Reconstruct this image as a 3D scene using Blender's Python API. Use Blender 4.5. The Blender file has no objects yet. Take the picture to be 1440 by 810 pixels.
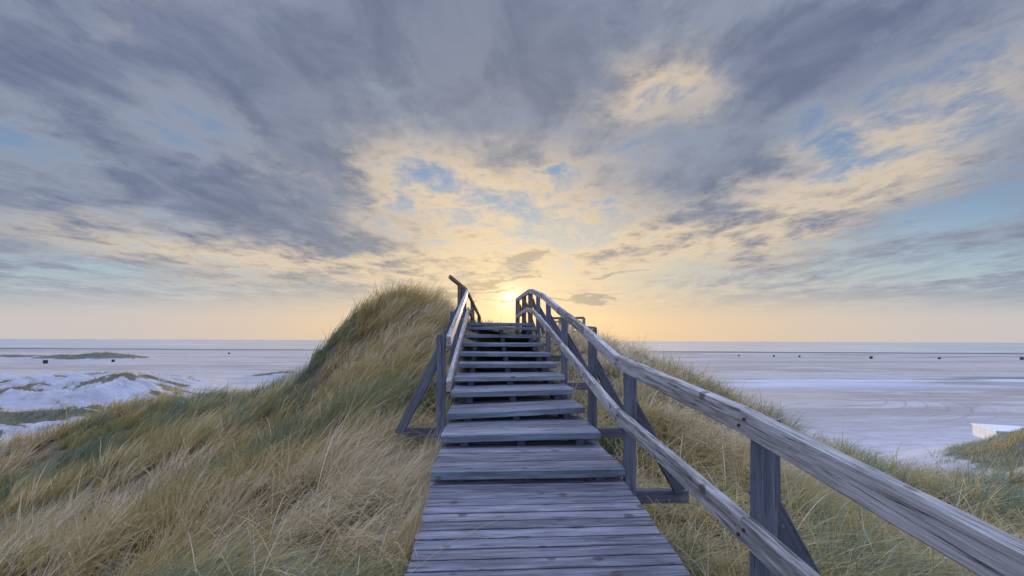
import bpy, math, random
import numpy as np
from mathutils import Vector, Matrix
random.seed(7)
RNG = np.random.default_rng(11)
R = math.radians
C = bpy.context.scene.collection
scene = bpy.context.scene
F = 600.0                                   # focal length in photo pixels (photo 1440 wide)
ROLL = math.asin(0.0038)

def P(px, py, d):
    """world point seen at photo pixel (px, py) at distance d ahead of the camera (camera at the origin)"""
    xc = (px - 720) / F; yc = (479 - py) / F
    c, s = math.cos(ROLL), math.sin(ROLL)
    return Vector(((xc * c - yc * s) * d, d, (xc * s + yc * c) * d))

# ------------------------------------------------------------------ node helpers
class NT:
    def __init__(s, tree): s.t = tree; s.n = tree.nodes; s.l = tree.links
    def node(s, typ, **kw):
        n = s.n.new(typ)
        for k, v in kw.items(): setattr(n, k, v)
        return n
    def link(s, a, b): s.l.new(a, b)
    def put(s, sock, v):
        if hasattr(v, 'is_output') or isinstance(v, bpy.types.NodeSocket): s.l.new(v, sock)
        else: sock.default_value = v
    def math(s, op, a, b=None, c=None, clamp=False):
        n = s.node('ShaderNodeMath', operation=op); n.use_clamp = clamp
        s.put(n.inputs[0], a)
        if b is not None: s.put(n.inputs[1], b)
        if c is not None: s.put(n.inputs[2], c)
        return n.outputs[0]
    def vm(s, op, a, b=None, scale=None):
        n = s.node('ShaderNodeVectorMath', operation=op)
        s.put(n.inputs[0], a)
        if b is not None: s.put(n.inputs[1], b)
        if scale is not None: s.put(n.inputs['Scale'], scale)
        return n.outputs['Value'] if op in ('LENGTH', 'DOT_PRODUCT', 'DISTANCE') else n.outputs[0]
    def noise(s, vec, scale, detail=4, rough=.5, dist=0, out='Fac', lac=2.0):
        n = s.node('ShaderNodeTexNoise')
        s.put(n.inputs['Vector'], vec); n.inputs['Scale'].default_value = scale
        n.inputs['Detail'].default_value = detail; n.inputs['Roughness'].default_value = rough
        n.inputs['Distortion'].default_value = dist; n.inputs['Lacunarity'].default_value = lac
        return n.outputs[out]
    def rng(s, v, a, b, c=0., d=1., smooth=True):
        n = s.node('ShaderNodeMapRange'); n.interpolation_type = 'SMOOTHSTEP' if smooth else 'LINEAR'
        s.put(n.inputs[0], v)
        for i, x in enumerate((a, b, c, d)): s.put(n.inputs[i + 1], x)
        return n.outputs[0]
    def mix(s, f, a, b, mode='MIX'):
        n = s.node('ShaderNodeMix', data_type='RGBA', blend_type=mode)
        s.put(n.inputs[0], f)
        for k, v in ((6, a), (7, b)):
            if isinstance(v, tuple) and len(v) == 3: v = (*v, 1)
            s.put(n.inputs[k], v)
        return n.outputs[2]
    def ramp(s, f, stops, interp='LINEAR'):
        n = s.node('ShaderNodeValToRGB'); r = n.color_ramp; r.interpolation = interp
        while len(r.elements) < len(stops): r.elements.new(.5)
        for e, (p, c) in zip(r.elements, stops): e.position = p; e.color = (*c, 1)
        s.put(n.inputs[0], f); return n.outputs[0]
    def sep(s, v):
        n = s.node('ShaderNodeSeparateXYZ'); s.put(n.inputs[0], v); return n.outputs
    def comb(s, x, y, z=0.):
        n = s.node('ShaderNodeCombineXYZ')
        for i, v in enumerate((x, y, z)): s.put(n.inputs[i], v)
        return n.outputs[0]
    def mapping(s, v, loc=(0, 0, 0), rot=(0, 0, 0), sc=(1, 1, 1), typ='POINT'):
        n = s.node('ShaderNodeMapping', vector_type=typ); s.put(n.inputs[0], v)
        n.inputs[1].default_value = loc; n.inputs[2].default_value = rot; n.inputs[3].default_value = sc
        return n.outputs[0]
    def attr(s, name, out='Fac'):
        n = s.node('ShaderNodeAttribute', attribute_name=name); return n.outputs[out]

def material(name):
    m = bpy.data.materials.new(name); m.use_nodes = True
    t = NT(m.node_tree); b = m.node_tree.nodes['Principled BSDF']
    return m, t, b

# ------------------------------------------------------------------ sky, sun, camera
def build_sky():
    w = bpy.data.worlds.new('World'); scene.world = w; w.use_nodes = True
    t = NT(w.node_tree); w.node_tree.nodes.clear()
    out = t.node('ShaderNodeOutputWorld'); bg = t.node('ShaderNodeBackground'); t.link(bg.outputs[0], out.inputs[0])
    sky = t.node('ShaderNodeTexSky', sky_type='NISHITA'); sky.sun_disc = False
    sky.sun_elevation = R(5.6); sky.sun_rotation = R(0); sky.altitude = 0
    sky.air_density = 1.0; sky.dust_density = 1.5; sky.ozone_density = 2.0
    SK = .10
    D = t.node('ShaderNodeTexCoord').outputs['Generated']
    D = t.vm('NORMALIZE', D)
    x, y, z = t.sep(D)
    zp = t.math('MAXIMUM', z, 0.0)
    fwd = t.rng(y, .02, .25)                             # 1 ahead, 0 behind
    ym = t.math('MAXIMUM', y, .06)
    u = t.math('DIVIDE', x, ym); v = t.math('DIVIDE', z, ym)
    # flat cloud deck coordinates
    zz = t.math('ADD', zp, .07)
    p = t.comb(t.math('DIVIDE', x, zz), t.math('DIVIDE', y, zz), 0.)
    n1 = t.noise(t.mapping(p, rot=(0, 0, R(-8)), sc=(1.05, .66, 1)), 1.0, 9, .58, .25)
    n2 = t.noise(t.mapping(p, loc=(7, 3, 1), rot=(0, 0, R(12)), sc=(1.25, .95, 1)), 3.0, 9, .66, .3)
    nw = t.noise(t.mapping(p, loc=(3, 9, 4)), 1.3, 6, .62, 0, 'Color')
    uv = t.comb(u, v, 0.)
    wv = t.vm('SCALE', t.vm('SUBTRACT', nw, (.5, .5, .5)), scale=.34)
    wv = t.vm('MULTIPLY', wv, (1.2, .8, 0))
    wv = t.vm('SCALE', wv, scale=t.rng(v, .05, .45, .25, 1., smooth=False))
    uvw = t.vm('ADD', uv, wv)
    def blob(px, py, rx, ry, ang, soft=0.):
        m = t.mapping(uvw, loc=((px - 720) / F, (479 - py) / F, 0), rot=(0, 0, R(ang)), sc=(rx / F, ry / F, 1), typ='TEXTURE')
        return t.rng(t.vm('LENGTH', m), 1.0, soft)
    def total(lst):
        acc = None
        for (wt, *a) in lst:
            b = t.math('MULTIPLY', blob(*a), wt)
            acc = b if acc is None else t.math('ADD', acc, b)
        return acc
    # density: + thick grey cloud, - gaps.   (weight, px, py, rx, ry, angle ccw)
    dens = total([
        (.34, 620, 30, 560, 200, 0), (.32, 300, 265, 420, 85, -16), (.22, 120, 90, 300, 110, 0),
        (.24, 1010, 250, 230, 85, 22), (.22, 1180, 50, 380, 90, 20), (.26, 400, 190, 240, 85, -35),
        (.12, 850, 250, 60, 30, 20), (.24, 820, 418, 80, 9, 0), (.18, 700, 397, 110, 8, 5), (.24, 745, 365, 50, 18, 25), (.16, 680, 411, 90, 5, 4),
        (-.24, 40, 215, 190, 60, -10), (-.26, 110, 395, 300, 28, -4), (-.16, 150, 55, 60, 40, 0), (-.3, 1290, 372, 330, 34, 4), (-.12, 860, 200, 60, 20, 30), (-.12, 560, 330, 160, 30, -14), (-.10, 330, 120, 120, 30, -30),
        (-.26, 1360, 300, 170, 34, 8), (-.20, 800, 328, 110, 30, -8), (-.2, 555, 300, 40, 22, 0),
        (-.10, 1230, 170, 330, 70, 36), (-.24, 930, 125, 120, 50, 18), (-.20, 640, 270, 200, 60, -14), (-.14, 760, 235, 22, 16, 0),
        (-.18, 900, 400, 240, 45, 0)])
    bandy = t.rng(v, .05, .17)                            # cloud deck thins to haze at the horizon
    d0 = t.math('ADD', t.math('MULTIPLY', n1, .80), t.math('MULTIPLY', n2, .68))
    d0 = t.math('ADD', d0, t.math('MULTIPLY', dens, fwd))
    n3 = t.noise(t.mapping(p, loc=(4, 4, 4), sc=(1.2, 1., 1)), 8.5, 6, .62, .2)
    d0 = t.math('ADD', d0, t.math('MULTIPLY', t.math('SUBTRACT', n3, .5), .20))
    cover = t.rng(d0, .52, .76)                           # any cloud at all
    thick = t.rng(d0, .68, .96)                          # grey, thick
    cir = t.noise(t.mapping(p, loc=(2, 8, 6), rot=(0, 0, R(-4)), sc=(1.7, .62, 1)), 2.4, 9, .68, .5)
    cir = t.rng(cir, .40, .68)                            # thin streaked veil
    cover = t.math('MAXIMUM', cover, t.math('MULTIPLY', cir, .75))
    cover = t.math('MULTIPLY', cover, bandy)
    # warm light on the cloud edges
    warm = total([(1.0, 680, 280, 420, 140, -8), (1.0, 720, 390, 300, 90, 0), (.9, 920, 120, 180, 80, 15), (.85, 1250, 210, 440, 120, 32),
                  (.9, 330, 360, 520, 60, -8), (.8, 1000, 330, 460, 70, 15), (.4, 230, 40, 120, 60, -30)])
    sd = Vector((-.005, math.cos(R(5.6)), math.sin(R(5.6)))).normalized()
    ca = t.vm('DOT_PRODUCT', D, tuple(sd))
    ang = t.math('ARCCOSINE', t.math('MINIMUM', ca, .999999))
    near = t.math('POWER', 2.718, t.math('MULTIPLY', ang, -1.9))
    warmc = t.math('ADD', t.math('MULTIPLY', warm, fwd), .12, clamp=True)
    hi_c = t.mix(near, (.62, .53, .43), (.95, .70, .40))
    hi_c = t.mix(warmc, (.22, .28, .39), hi_c)
    gs = t.noise(t.mapping(p, loc=(1, 5, 2), sc=(1.2, .7, 1)), 3.2, 7, .62, .6)
    gs = t.rng(gs, .34, .66)
    grey = t.mix(gs, (.122, .156, .250), (.205, .240, .340))
    grey = t.mix(t.math('POWER', near, 2.2), grey, (.50, .44, .35))
    cl = t.mix(thick, hi_c, grey)
    # clear sky behind: Nishita, with low-sun haze along the horizon
    nis = t.vm('SCALE', sky.outputs[0], scale=SK)
    az = t.rng(t.math('ABSOLUTE', t.math('SUBTRACT', u, .05)), 0., 1.15, 1., 0.)
    az = t.math('MULTIPLY', az, fwd)
    haze_lo = t.mix(az, (.60, .55, .54), (.80, .58, .35))
    haze_hi = t.mix(az, (.40, .51, .57), (.64, .59, .47))
    hz = t.mix(t.rng(v, .03, .20), haze_lo, haze_hi)
    blue = t.mix(t.rng(v, .12, .65), (.29, .42, .57), (.15, .24, .42))
    clear = t.mix(t.rng(v, .12, .36), hz, blue)
    behind = t.mix(t.rng(z, .0, .6), (.34, .40, .62), (.22, .32, .62))
    clear = t.mix(fwd, behind, clear)
    clear = t.mix(.92, nis, clear)
    col = t.mix(t.math('MULTIPLY', cover, .93), clear, cl)
    # small low streaks round the sun
    lowc = total([(1., 822, 418, 90, 10, 0), (1., 745, 362, 60, 16, 22), (.9, 690, 398, 110, 7, 4), (.9, 675, 411, 100, 6, 2), (.8, 700, 425, 90, 5, 0), (.7, 590, 410, 120, 6, -4), (.8, 860, 385, 120, 9, 6), (.6, 640, 372, 80, 8, -4)])
    lowc = t.math('MULTIPLY', t.rng(t.math('ADD', lowc, t.math('MULTIPLY', t.math('SUBTRACT', n2, .5), 1.6)), .30, .85), fwd)
    low_col = t.mix(t.rng(ang, .03, .35), (.60, .47, .27), (.36, .36, .36))
    col = t.mix(t.math('MULTIPLY', lowc, .8), col, low_col)
    glow = t.math('POWER', 2.718, t.math('MULTIPLY', ang, -7.))
    core = t.math('POWER', 2.718, t.math('MULTIPLY', ang, -75.))
    thin = t.math('SUBTRACT', 1.0, t.math('MAXIMUM', t.math('MULTIPLY', thick, .7), t.math('MULTIPLY', lowc, .75)))
    g = t.vm('SCALE', (.10, .07, .02), scale=glow)
    g2 = t.vm('SCALE', (1.8, 1.5, 1.0), scale=t.math('MULTIPLY', core, thin))
    col = t.vm('ADD', col, g); col = t.vm('ADD', col, g2)
    # added fill: sky behind the camera brightened to lift the foreground
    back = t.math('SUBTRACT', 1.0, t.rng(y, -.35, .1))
    col = t.vm('MULTIPLY', col, t.mix(back, (1., 1., 1.), BACK_FILL))
    col = t.vm('MULTIPLY', col, t.mix(t.rng(z, .66, .86), (1., 1., 1.), ZEN_FILL))   # added fill: sky above the frame brightened to light upward faces
    low = t.rng(z, -.02, .0)
    col = t.mix(low, (.30, .30, .34), col)
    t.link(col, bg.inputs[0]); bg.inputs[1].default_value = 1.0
    w.cycles.sampling_method = 'MANUAL'; w.cycles.sample_map_resolution = 512
    s = bpy.data.lights.new('sun', 'SUN'); s.energy = SUN; s.color = (1., .74, .45); s.angle = R(2.5)
    so = bpy.data.objects.new('sun', s); C.objects.link(so)
    so.rotation_euler = (-sd).to_track_quat('-Z', 'Y').to_euler()
    so.location = (0, 0, 30)

BACK_FILL = (1.7, 1.7, 1.85)
ZEN_FILL = (4.3, 4.3, 4.7)
SUN = 3.0

def build_camera():
    cam = bpy.data.cameras.new('camera'); co = bpy.data.objects.new('camera', cam); C.objects.link(co)
    cam.sensor_width = 36; cam.sensor_fit = 'HORIZONTAL'; cam.lens = 36 * F / 1440
    cam.shift_y = 74 / 1440; cam.clip_start = .05; cam.clip_end = 60000
    c, s = math.cos(ROLL), math.sin(ROLL)
    co.matrix_world = Matrix(((c, -s, 0, 0), (0, 0, -1, 0), (s, c, 0, 0), (0, 0, 0, 1)))
    scene.camera = co
    vs = scene.view_settings; vs.view_transform = 'Standard'; vs.look = 'None'; vs.exposure = EXPO; vs.gamma = 1
    vs.use_curve_mapping = False
    scene.cycles.max_bounces = 6; scene.cycles.diffuse_bounces = 3; scene.cycles.glossy_bounces = 2
    scene.cycles.transmission_bounces = 3; scene.cycles.transparent_max_bounces = 4
    scene.cycles.caustics_reflective = False; scene.cycles.caustics_refractive = False
EXPO = 0.08
build_sky(); build_camera()


# ------------------------------------------------------------------ helpers: objects, tags, mesh builder
def tag(o, label=None, cat=None, group=None, kind=None):
    if label: o['label'] = label
    if cat: o['category'] = cat
    if group: o['group'] = group
    if kind: o['kind'] = kind
    return o

def empty(name, loc=(0, 0, 0), parent=None):
    o = bpy.data.objects.new(name, None); C.objects.link(o); o.location = loc
    o.empty_display_size = .2
    if parent: o.parent = parent
    return o

ORG = {}
class MB:
    """mesh builder; every point carries 'gc' (metres along the grain, across, through + offset)"""
    def __init__(s): s.v = []; s.f = []; s.g = []; s.r = []; s.root = None
    def beam(s, A, B, w, h, up=(0, 0, 1), ch=.006, step=.12, jit=.0015, vcut=False, tint=None):
        """squared timber from A to B: w across, h high, worn edges, slight unevenness"""
        A, B = Vector(A), Vector(B); d = (B - A); L = d.length; d.normalize()
        up = Vector(up); side = d.cross(up).normalized(); u = side.cross(d).normalized()
        n = max(1, min(40, int(L / step)))
        prof = [(-w/2+ch, -h/2), (w/2-ch, -h/2), (w/2, -h/2+ch), (w/2, h/2-ch), (w/2-ch, h/2), (-w/2+ch, h/2), (-w/2, h/2-ch), (-w/2, -h/2+ch)]
        base = len(s.v); off = random.uniform(0, 60); off2 = random.uniform(0, 9); rv = random.random() if tint is None else tint
        bow = random.uniform(-1, 1) * jit * 1.5
        for i in range(n + 1):
            tt = i / n; c = A.lerp(B, tt) + u * bow * math.sin(math.pi * tt)
            for k, (a, b) in enumerate(prof):
                ja, jb = random.uniform(-jit, jit), random.uniform(-jit, jit)
                pos = c + side * (a + ja) + u * (b + jb)
                if vcut and i in (0, n):        # plumb cut ends
                    pos += d * ((b + jb) * (d.z / max(.2, math.hypot(d.x, d.y))) * (-1) * -1 if False else 0)
                s.v.append(pos); s.g.append((tt * L + off, a + off2, b + off2 * 1.7)); s.r.append(rv)
        m = len(prof)
        for i in range(n):
            for k in range(m):
                a = base + i * m + k; b = base + i * m + (k + 1) % m
                s.f.append((a, b, b + m, a + m))
        s.f.append(tuple(base + k for k in reversed(range(m))))
        s.f.append(tuple(base + n * m + k for k in range(m)))
        return s
    def build(s, name, mat, parent=None):
        me = bpy.data.meshes.new(name)
        o = bpy.data.objects.new(name, me); C.objects.link(o)
        org = Vector((0, 0, 0))
        if parent is not None: o.parent = parent; org = ORG.get(parent.name, parent.location)
        ORG[o.name] = org
        me.from_pydata([tuple(v - org) for v in s.v], [], s.f)
        ga = me.attributes.new('gc', 'FLOAT_VECTOR', 'POINT'); ga.data.foreach_set('vector', np.array(s.g, 'f').ravel())
        ra = me.attributes.new('rv', 'FLOAT', 'POINT'); ra.data.foreach_set('value', np.array(s.r, 'f'))
        me.materials.append(mat); me.update()
        return o

# ------------------------------------------------------------------ numpy noise and terrain
def vnoise(x, y, seed=0):
    xi = np.floor(x).astype(np.int64); yi = np.floor(y).astype(np.int64); fx = x - xi; fy = y - yi
    fx = fx * fx * fx * (fx * (fx * 6 - 15) + 10); fy = fy * fy * fy * (fy * (fy * 6 - 15) + 10)
    def h(a, b):
        n = (a * 374761393 + b * 668265263 + seed * 974634777) & 0x7fffffff
        n = ((n ^ (n >> 13)) * 1274126177) & 0x7fffffff
        n = (n ^ (n >> 16)) & 0xffff
        return n / 65535.0
    return (h(xi, yi) * (1 - fx) + h(xi + 1, yi) * fx) * (1 - fy) + (h(xi, yi + 1) * (1 - fx) + h(xi + 1, yi + 1) * fx) * fy
def fbm(x, y, oct=4, seed=0):
    a = 0; amp = .5; tot = 0
    for i in range(oct):
        a = a + amp * vnoise(x * 2**i + 17.3 * i, y * 2**i - 9.1 * i, seed + i); tot += amp; amp *= .5
    return a / tot
def sstep(x, a, b):
    t = np.clip((x - a) / (b - a), 0, 1); return t * t * (3 - 2 * t)

ANCH = [(0.3,2,-1.6),(0.1,3.4,-1.45),(0.05,4.4,-1.22),(0,6,-.9),(-.1,7.5,-.52),(-.25,9.4,.03),(-.3,11,.20),(-.3,13,.12),(-.5,17,-1.8),(-.5,22,-5),(0,30,-9.8),
 (0.2,-1,-1.62),(0,-6,-1.75),(-3,-2,-1.9),(3,-2,-1.9),(0.3,-11,-2.2),(-10,-11,-4),(10,-11,-3),
 (-1.4,4.4,-1.3),(-1.6,6,-.85),(-2,7.2,-.32),(-2.45,9.3,.82),(-1.5,9.3,.42),(-3.35,9.5,.50),(-4.0,9.8,-.02),(-4.6,10.2,-.75),(-2.6,11.3,.55),(-2.5,14,-.8),
 (-.8,2.2,-1.5),(-1.6,2.3,-1.62),(-2.8,4,-1.8),(-4.2,3.5,-2.2),(-5.2,7.5,-1.8),(-3.6,8,-1.2),(-5.7,6,-2.45),(-8.4,7,-2.9),(-5,4.2,-2.5),(-16.8,14,-4.0),(-14,15,-3.2),(-9.8,14,-2.1),(-6.4,12,-1.3),(-8,10,-2.2),(-12,10,-3.1),(-18,9,-4.3),(-25,14,-6),(-25,5,-6),(-12,0,-4),(-25,-8,-6),(-34,4,-8),
 (-17,22,-9),(-10,21,-7.0),(-5,19,-5),(-25,22,-10),(-17,29,-11.5),(-8,29,-11.5),(-34,20,-12),(-34,29,-12.5),
 (1.35,3.4,-1.72),(1.3,4.6,-1.45),(1.3,6,-1.1),(1.6,1,-1.75),(2.2,3,-1.9),(1.3,9.4,-.12),(2,8,-.6),(3.47,13,-.65),(4.4,12,-1.1),(5.1,11,-1.6),(6.9,9,-2.5),(9,8,-2.75),(9.6,7.8,-2.8),(6,5,-2.3),(3.5,3.2,-2.05),(3.5,6.5,-1.7),(5.5,7.5,-2.1),(14,7,-3.2),(20,8,-4.2),(20,-4,-3),(8,0,-2.4),
 (7,15,-6),(9.5,12.5,-6),(12,12,-7),(14,17,-10.5),(5,20,-7),(20,14,-8),(26,0,-5),(26,10,-8),(10,27,-11.5),(24,27,-12.5),(26,18,-11.5)]
A_ = np.array(ANCH, float)
def _U(r2): return np.where(r2 > 0, r2 * np.log(np.maximum(r2, 1e-12)), 0)
def _tps():
    n = len(A_); xy = A_[:, :2]
    K = _U(((xy[:, None] - xy[None]) ** 2).sum(2)) + np.eye(n) * 1.5
    Pm = np.hstack([np.ones((n, 1)), xy]); M = np.zeros((n + 3, n + 3)); M[:n, :n] = K; M[:n, n:] = Pm; M[n:, :n] = Pm.T
    return np.linalg.solve(M, np.concatenate([A_[:, 2], np.zeros(3)]))
TW = _tps()
def dune_z(x, y):
    x = np.asarray(x, float); y = np.asarray(y, float); sh = x.shape; x = x.ravel(); y = y.ravel(); out = np.empty_like(x)
    for i in range(0, len(x), 40000):
        xx, yy = x[i:i+40000], y[i:i+40000]
        r2 = (xx[:, None] - A_[None, :, 0]) ** 2 + (yy[:, None] - A_[None, :, 1]) ** 2
        out[i:i+40000] = _U(r2) @ TW[:-3] + TW[-3] + TW[-2] * xx + TW[-1] * yy
    r = np.hypot(x, y)
    cor = np.exp(-((x - (.34 - .0627 * y)) / 1.0) ** 2)       # smoother right under the stairs
    out += (1 - .8 * cor) * ((fbm(x / 1.15 + 5, y / 1.15, 3, 3) - .5) * .56 * sstep(r, 1, 4) + (fbm(x / 3.5, y / 3.5, 2, 9) - .5) * .85 * sstep(r, 5, 12))
    return out.reshape(sh)
def cover_at(x, y):
    """how much grass stands here, 0 bare sand .. 1 dense"""
    n = fbm(x / 2.2 + 31, y / 2.2, 4, 21); n2 = fbm(x / .7, y / .7, 3, 5)
    c = .36 + sstep(n * .7 + n2 * .3, .34, .50) * .9
    # bare patches seen on the left slope
    for (cx, cy, rx, ry, k) in ((-7.0, 6.4, 1.5, .7, .80), (-5.6, 7.9, .7, .4, .7), (-3.5, 5.0, .45, .35, .7), (-6.2, 8.6, .9, .45, .8), (-4.9, 4.6, .6, .4, .6), (10.5, 6.6, 2.0, .6, .5), (-10, 9, 1.2, .5, .5)):
        q = ((x - cx) / rx) ** 2 + ((y - cy) / ry) ** 2
        c = c - k * np.exp(-q) * (.6 + .8 * n2)
    dense = np.exp(-(((x + 1.5) / 1.6) ** 2 + ((y - 3) / 2.2) ** 2)) + np.exp(-(((x + 2.5) / 1.8) ** 2 + ((y - 8.8) / 2.2) ** 2)) + np.exp(-(((x - 3.4) / 2.4) ** 2 + ((y - 4) / 3.5) ** 2))
    return np.clip(c + .8 * dense, 0, 1)

def grid_mesh(name, X, Y, Z, mat, attrs=None, smooth=True):
    ny, nx = X.shape
    me = bpy.data.meshes.new(name); co = np.stack([X, Y, Z], 2).reshape(-1, 3).astype('f')
    i = np.arange(ny * nx).reshape(ny, nx)
    q = np.stack([i[:-1, :-1], i[:-1, 1:], i[1:, 1:], i[1:, :-1]], 2).reshape(-1, 4)
    me.vertices.add(len(co)); me.vertices.foreach_set('co', co.ravel())
    me.loops.add(q.size); me.loops.foreach_set('vertex_index', q.ravel().astype('i'))
    me.polygons.add(len(q)); me.polygons.foreach_set('loop_start', np.arange(0, q.size, 4, dtype='i'))
    for k, v in (attrs or {}).items():
        a = me.attributes.new(k, 'FLOAT', 'POINT'); a.data.foreach_set('value', v.ravel().astype('f'))
    me.materials.append(mat); me.update(calc_edges=True); me.validate()
    if smooth: me.polygons.foreach_set('use_smooth', np.ones(len(q), bool))
    o = bpy.data.objects.new(name, me); C.objects.link(o)
    return o

# ------------------------------------------------------------------ materials
def wood(name, dark, mid, light, scale=1., tint=None, rough=.62, bumpd=.5, st2w=.30):
    m, t, b = material(name)
    g = t.attr('gc', 'Vector'); rv = t.attr('rv', 'Fac')
    st = t.noise(t.mapping(g, sc=(3.0 * scale, 42 * scale, 42 * scale)), 1, 7, .68, .15)
    st2 = t.noise(t.mapping(g, sc=(1.2, 13 * scale, 13 * scale)), 1, 5, .6, .35)
    bl = t.noise(t.mapping(g, sc=(3, 9, 9)), 1, 5, .6)
    f = t.math('ADD', t.math('MULTIPLY', st, .55), t.math('MULTIPLY', st2, st2w)); f = t.math('ADD', f, (.35 - st2w) * .5)
    f = t.math('ADD', f, t.math('MULTIPLY', t.math('SUBTRACT', rv, .5), .13))
    f = t.math('ADD', f, t.math('MULTIPLY', t.math('SUBTRACT', bl, .5), .14))
    col = t.ramp(f, [(.34, dark), (.47, mid), (.61, light)])
    # brown where the grey skin has worn off
    br = t.noise(t.mapping(g, loc=(5, 1, 2), sc=(1.1, 14, 14)), 1, 4, .6)
    col = t.mix(t.math('MULTIPLY', t.rng(br, .56, .72), .35), col, (.20, .155, .12))
    # dark drying cracks along the grain
    ck = t.noise(t.mapping(g, loc=(9, 4, 3), sc=(.75, 30 * scale, 30 * scale)), 1, 3, .5, .6)
    ckm = t.rng(t.math('ABSOLUTE', t.math('SUBTRACT', ck, .5)), .0, .018, 1., 0.)
    ckm = t.math('MULTIPLY', ckm, t.rng(bl, .42, .56))
    col = t.mix(t.math('MULTIPLY', ckm, .8), col, (.035, .032, .03))
    # knots
    vor = t.node('ShaderNodeTexVoronoi'); t.put(vor.inputs['Vector'], t.mapping(t.vm('ADD', g, t.vm('SCALE', t.noise(g, 30, 2, .5, 0, 'Color'), scale=.02)), sc=(4.2, 6.0, 6.0))); vor.inputs['Scale'].default_value = 1
    kn = t.rng(vor.outputs['Distance'], .11, .17, 1., 0.)
    col = t.mix(t.math('MULTIPLY', kn, .75), col, (.07, .055, .045))
    # pale weathering specks
    sp = t.noise(t.mapping(g, sc=(14, 30, 30)), 1, 3, .7)
    col = t.mix(t.math('MULTIPLY', t.rng(sp, .66, .78), .5), col, (.52, .52, .52))
    if tint: 
        tn = t.noise(t.mapping(g, sc=(2.2, 12, 12)), 1, 4, .6)
        col = t.mix(t.math('MULTIPLY', t.rng(tn, .42, .62), tint[1]), col, tint[0])
    t.link(col, b.inputs['Base Color'])
    t.put(b.inputs['Roughness'], t.rng(st, .3, .7, rough - .08, rough + .12)); b.inputs['Specular IOR Level'].default_value = .45
    h = t.math('SUBTRACT', t.math('ADD', st, t.math('MULTIPLY', st2, .5)), t.math('MULTIPLY', ckm, 1.6))
    h = t.math('SUBTRACT', h, t.math('MULTIPLY', kn, .5))
    bp = t.node('ShaderNodeBump'); bp.inputs['Strength'].default_value = bumpd; bp.inputs['Distance'].default_value = .006
    t.link(h, bp.inputs['Height']); t.link(bp.outputs[0], b.inputs['Normal'])
    return m
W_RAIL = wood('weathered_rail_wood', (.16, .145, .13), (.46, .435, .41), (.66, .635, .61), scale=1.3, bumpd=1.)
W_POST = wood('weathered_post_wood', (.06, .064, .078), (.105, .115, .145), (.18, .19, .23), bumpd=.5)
W_TREAD = wood('weathered_tread_wood', (.09, .09, .105), (.205, .205, .235), (.38, .38, .415), scale=.9, bumpd=.6, rough=.40, st2w=.10)
W_NOSE = wood('algae_tinted_wood', (.09, .11, .13), (.18, .21, .25), (.34, .38, .42), scale=.8, st2w=.12, tint=((.17, .30, .33), .28), rough=.5)
W_FAR = wood('brown_far_wood', (.10, .07, .05), (.19, .135, .09), (.30, .22, .15))

# ------------------------------------------------------------------ the boardwalk staircase
def Lx(Y): return -.611 - .0627 * (Y - 3.26)
def Rx(Y): return .886 - .0627 * (Y - 3.26)
DIR = Vector((-.0626, .998, 0)); SIDE = Vector((.998, .0626, 0))
def cen(Y): return (Lx(Y) + Rx(Y)) / 2
st = empty('boardwalk_staircase', (cen(3.2), 3.2, -1.5))
tag(st, 'weathered grey wooden boardwalk with steps climbing over the dune, plank railings on both sides', 'wooden staircase')

# treads: (front distance, photo y of the front top edge, how far left/right ends sit above/below)
TR = [(3.26, 660.8, 0.0), (3.97, 610, .012), (4.60, 577, .03), (5.2, 549, .016), (5.8, 528.6, .008), (6.42, 511, 0), (7.05, 495.7, -.004), (7.68, 482, .002), (8.30, 470.5, 0), (8.95, 459.5, 0)]
TZ = [P(720, py, d).z for d, py, _ in TR]
for i, (d, py, tilt) in enumerate(TR):
    nxt = TR[i + 1][0] if i < len(TR) - 1 else 9.5
    depth = nxt - d + .20
    z = TZ[i]; c0 = Vector((cen(d), d, z)); hw = .748 + random.uniform(-.006, .008)
    Tn = MB(); nb = max(5, round(depth / .104)); bw = depth / nb
    def pt(dist, s, dz=0): return c0 + DIR * dist + SIDE * s + Vector((0, 0, dz + tilt * s / hw))
    nose = MB()
    nose.beam(pt(.024, -hw, -.036), pt(.024, hw, -.036), .046, .066, ch=.005, jit=.0018)
    for k in range(nb):
        a = .050 + bw * k + bw / 2; e = random.uniform(-.006, .006); h = -.0185 + random.uniform(-.0015, .0015)
        Tn.beam(pt(a, -hw + e, h), pt(a, hw + e, h), bw - .012, .034, ch=.004, jit=.0010)
    o = Tn.build('tread', W_TREAD, st)
    nose.build('nosing', W_NOSE, o)
    for s in (-.53, .0, .56):
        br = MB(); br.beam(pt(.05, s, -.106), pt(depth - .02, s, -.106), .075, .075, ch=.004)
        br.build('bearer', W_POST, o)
# lower deck running back towards and past the camera
Dk = MB()
a = 3.50; k = 0
def deck_z(Y): return -(1.527 - .127 * Y) + .012
while a > -2.4:
    w = .096
    e = random.uniform(-.008, .008); zz = deck_z(a) - .018 + random.uniform(-.0018, .0018); c0 = Vector((cen(a), a, zz))
    Dk.beam(c0 - SIDE * (.752 + e), c0 + SIDE * (.752 - e), w - .0125, .035, up=(0, -.126, .992), ch=.004, jit=.0010)
    a -= w
dk = Dk.build('lower_deck', W_TREAD, st); dk['label'] = 'flat ramp of grey boards at the foot of the steps'
for s in (-.62, 0, .62):
    js = MB(); js.beam(Vector((cen(-2.4) + s, -2.4, deck_z(-2.4) - .12)), Vector((cen(3.5) + s, 3.5, deck_z(3.5) - .12)), .06, .14)
    js.build('joist', W_POST, dk)
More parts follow.
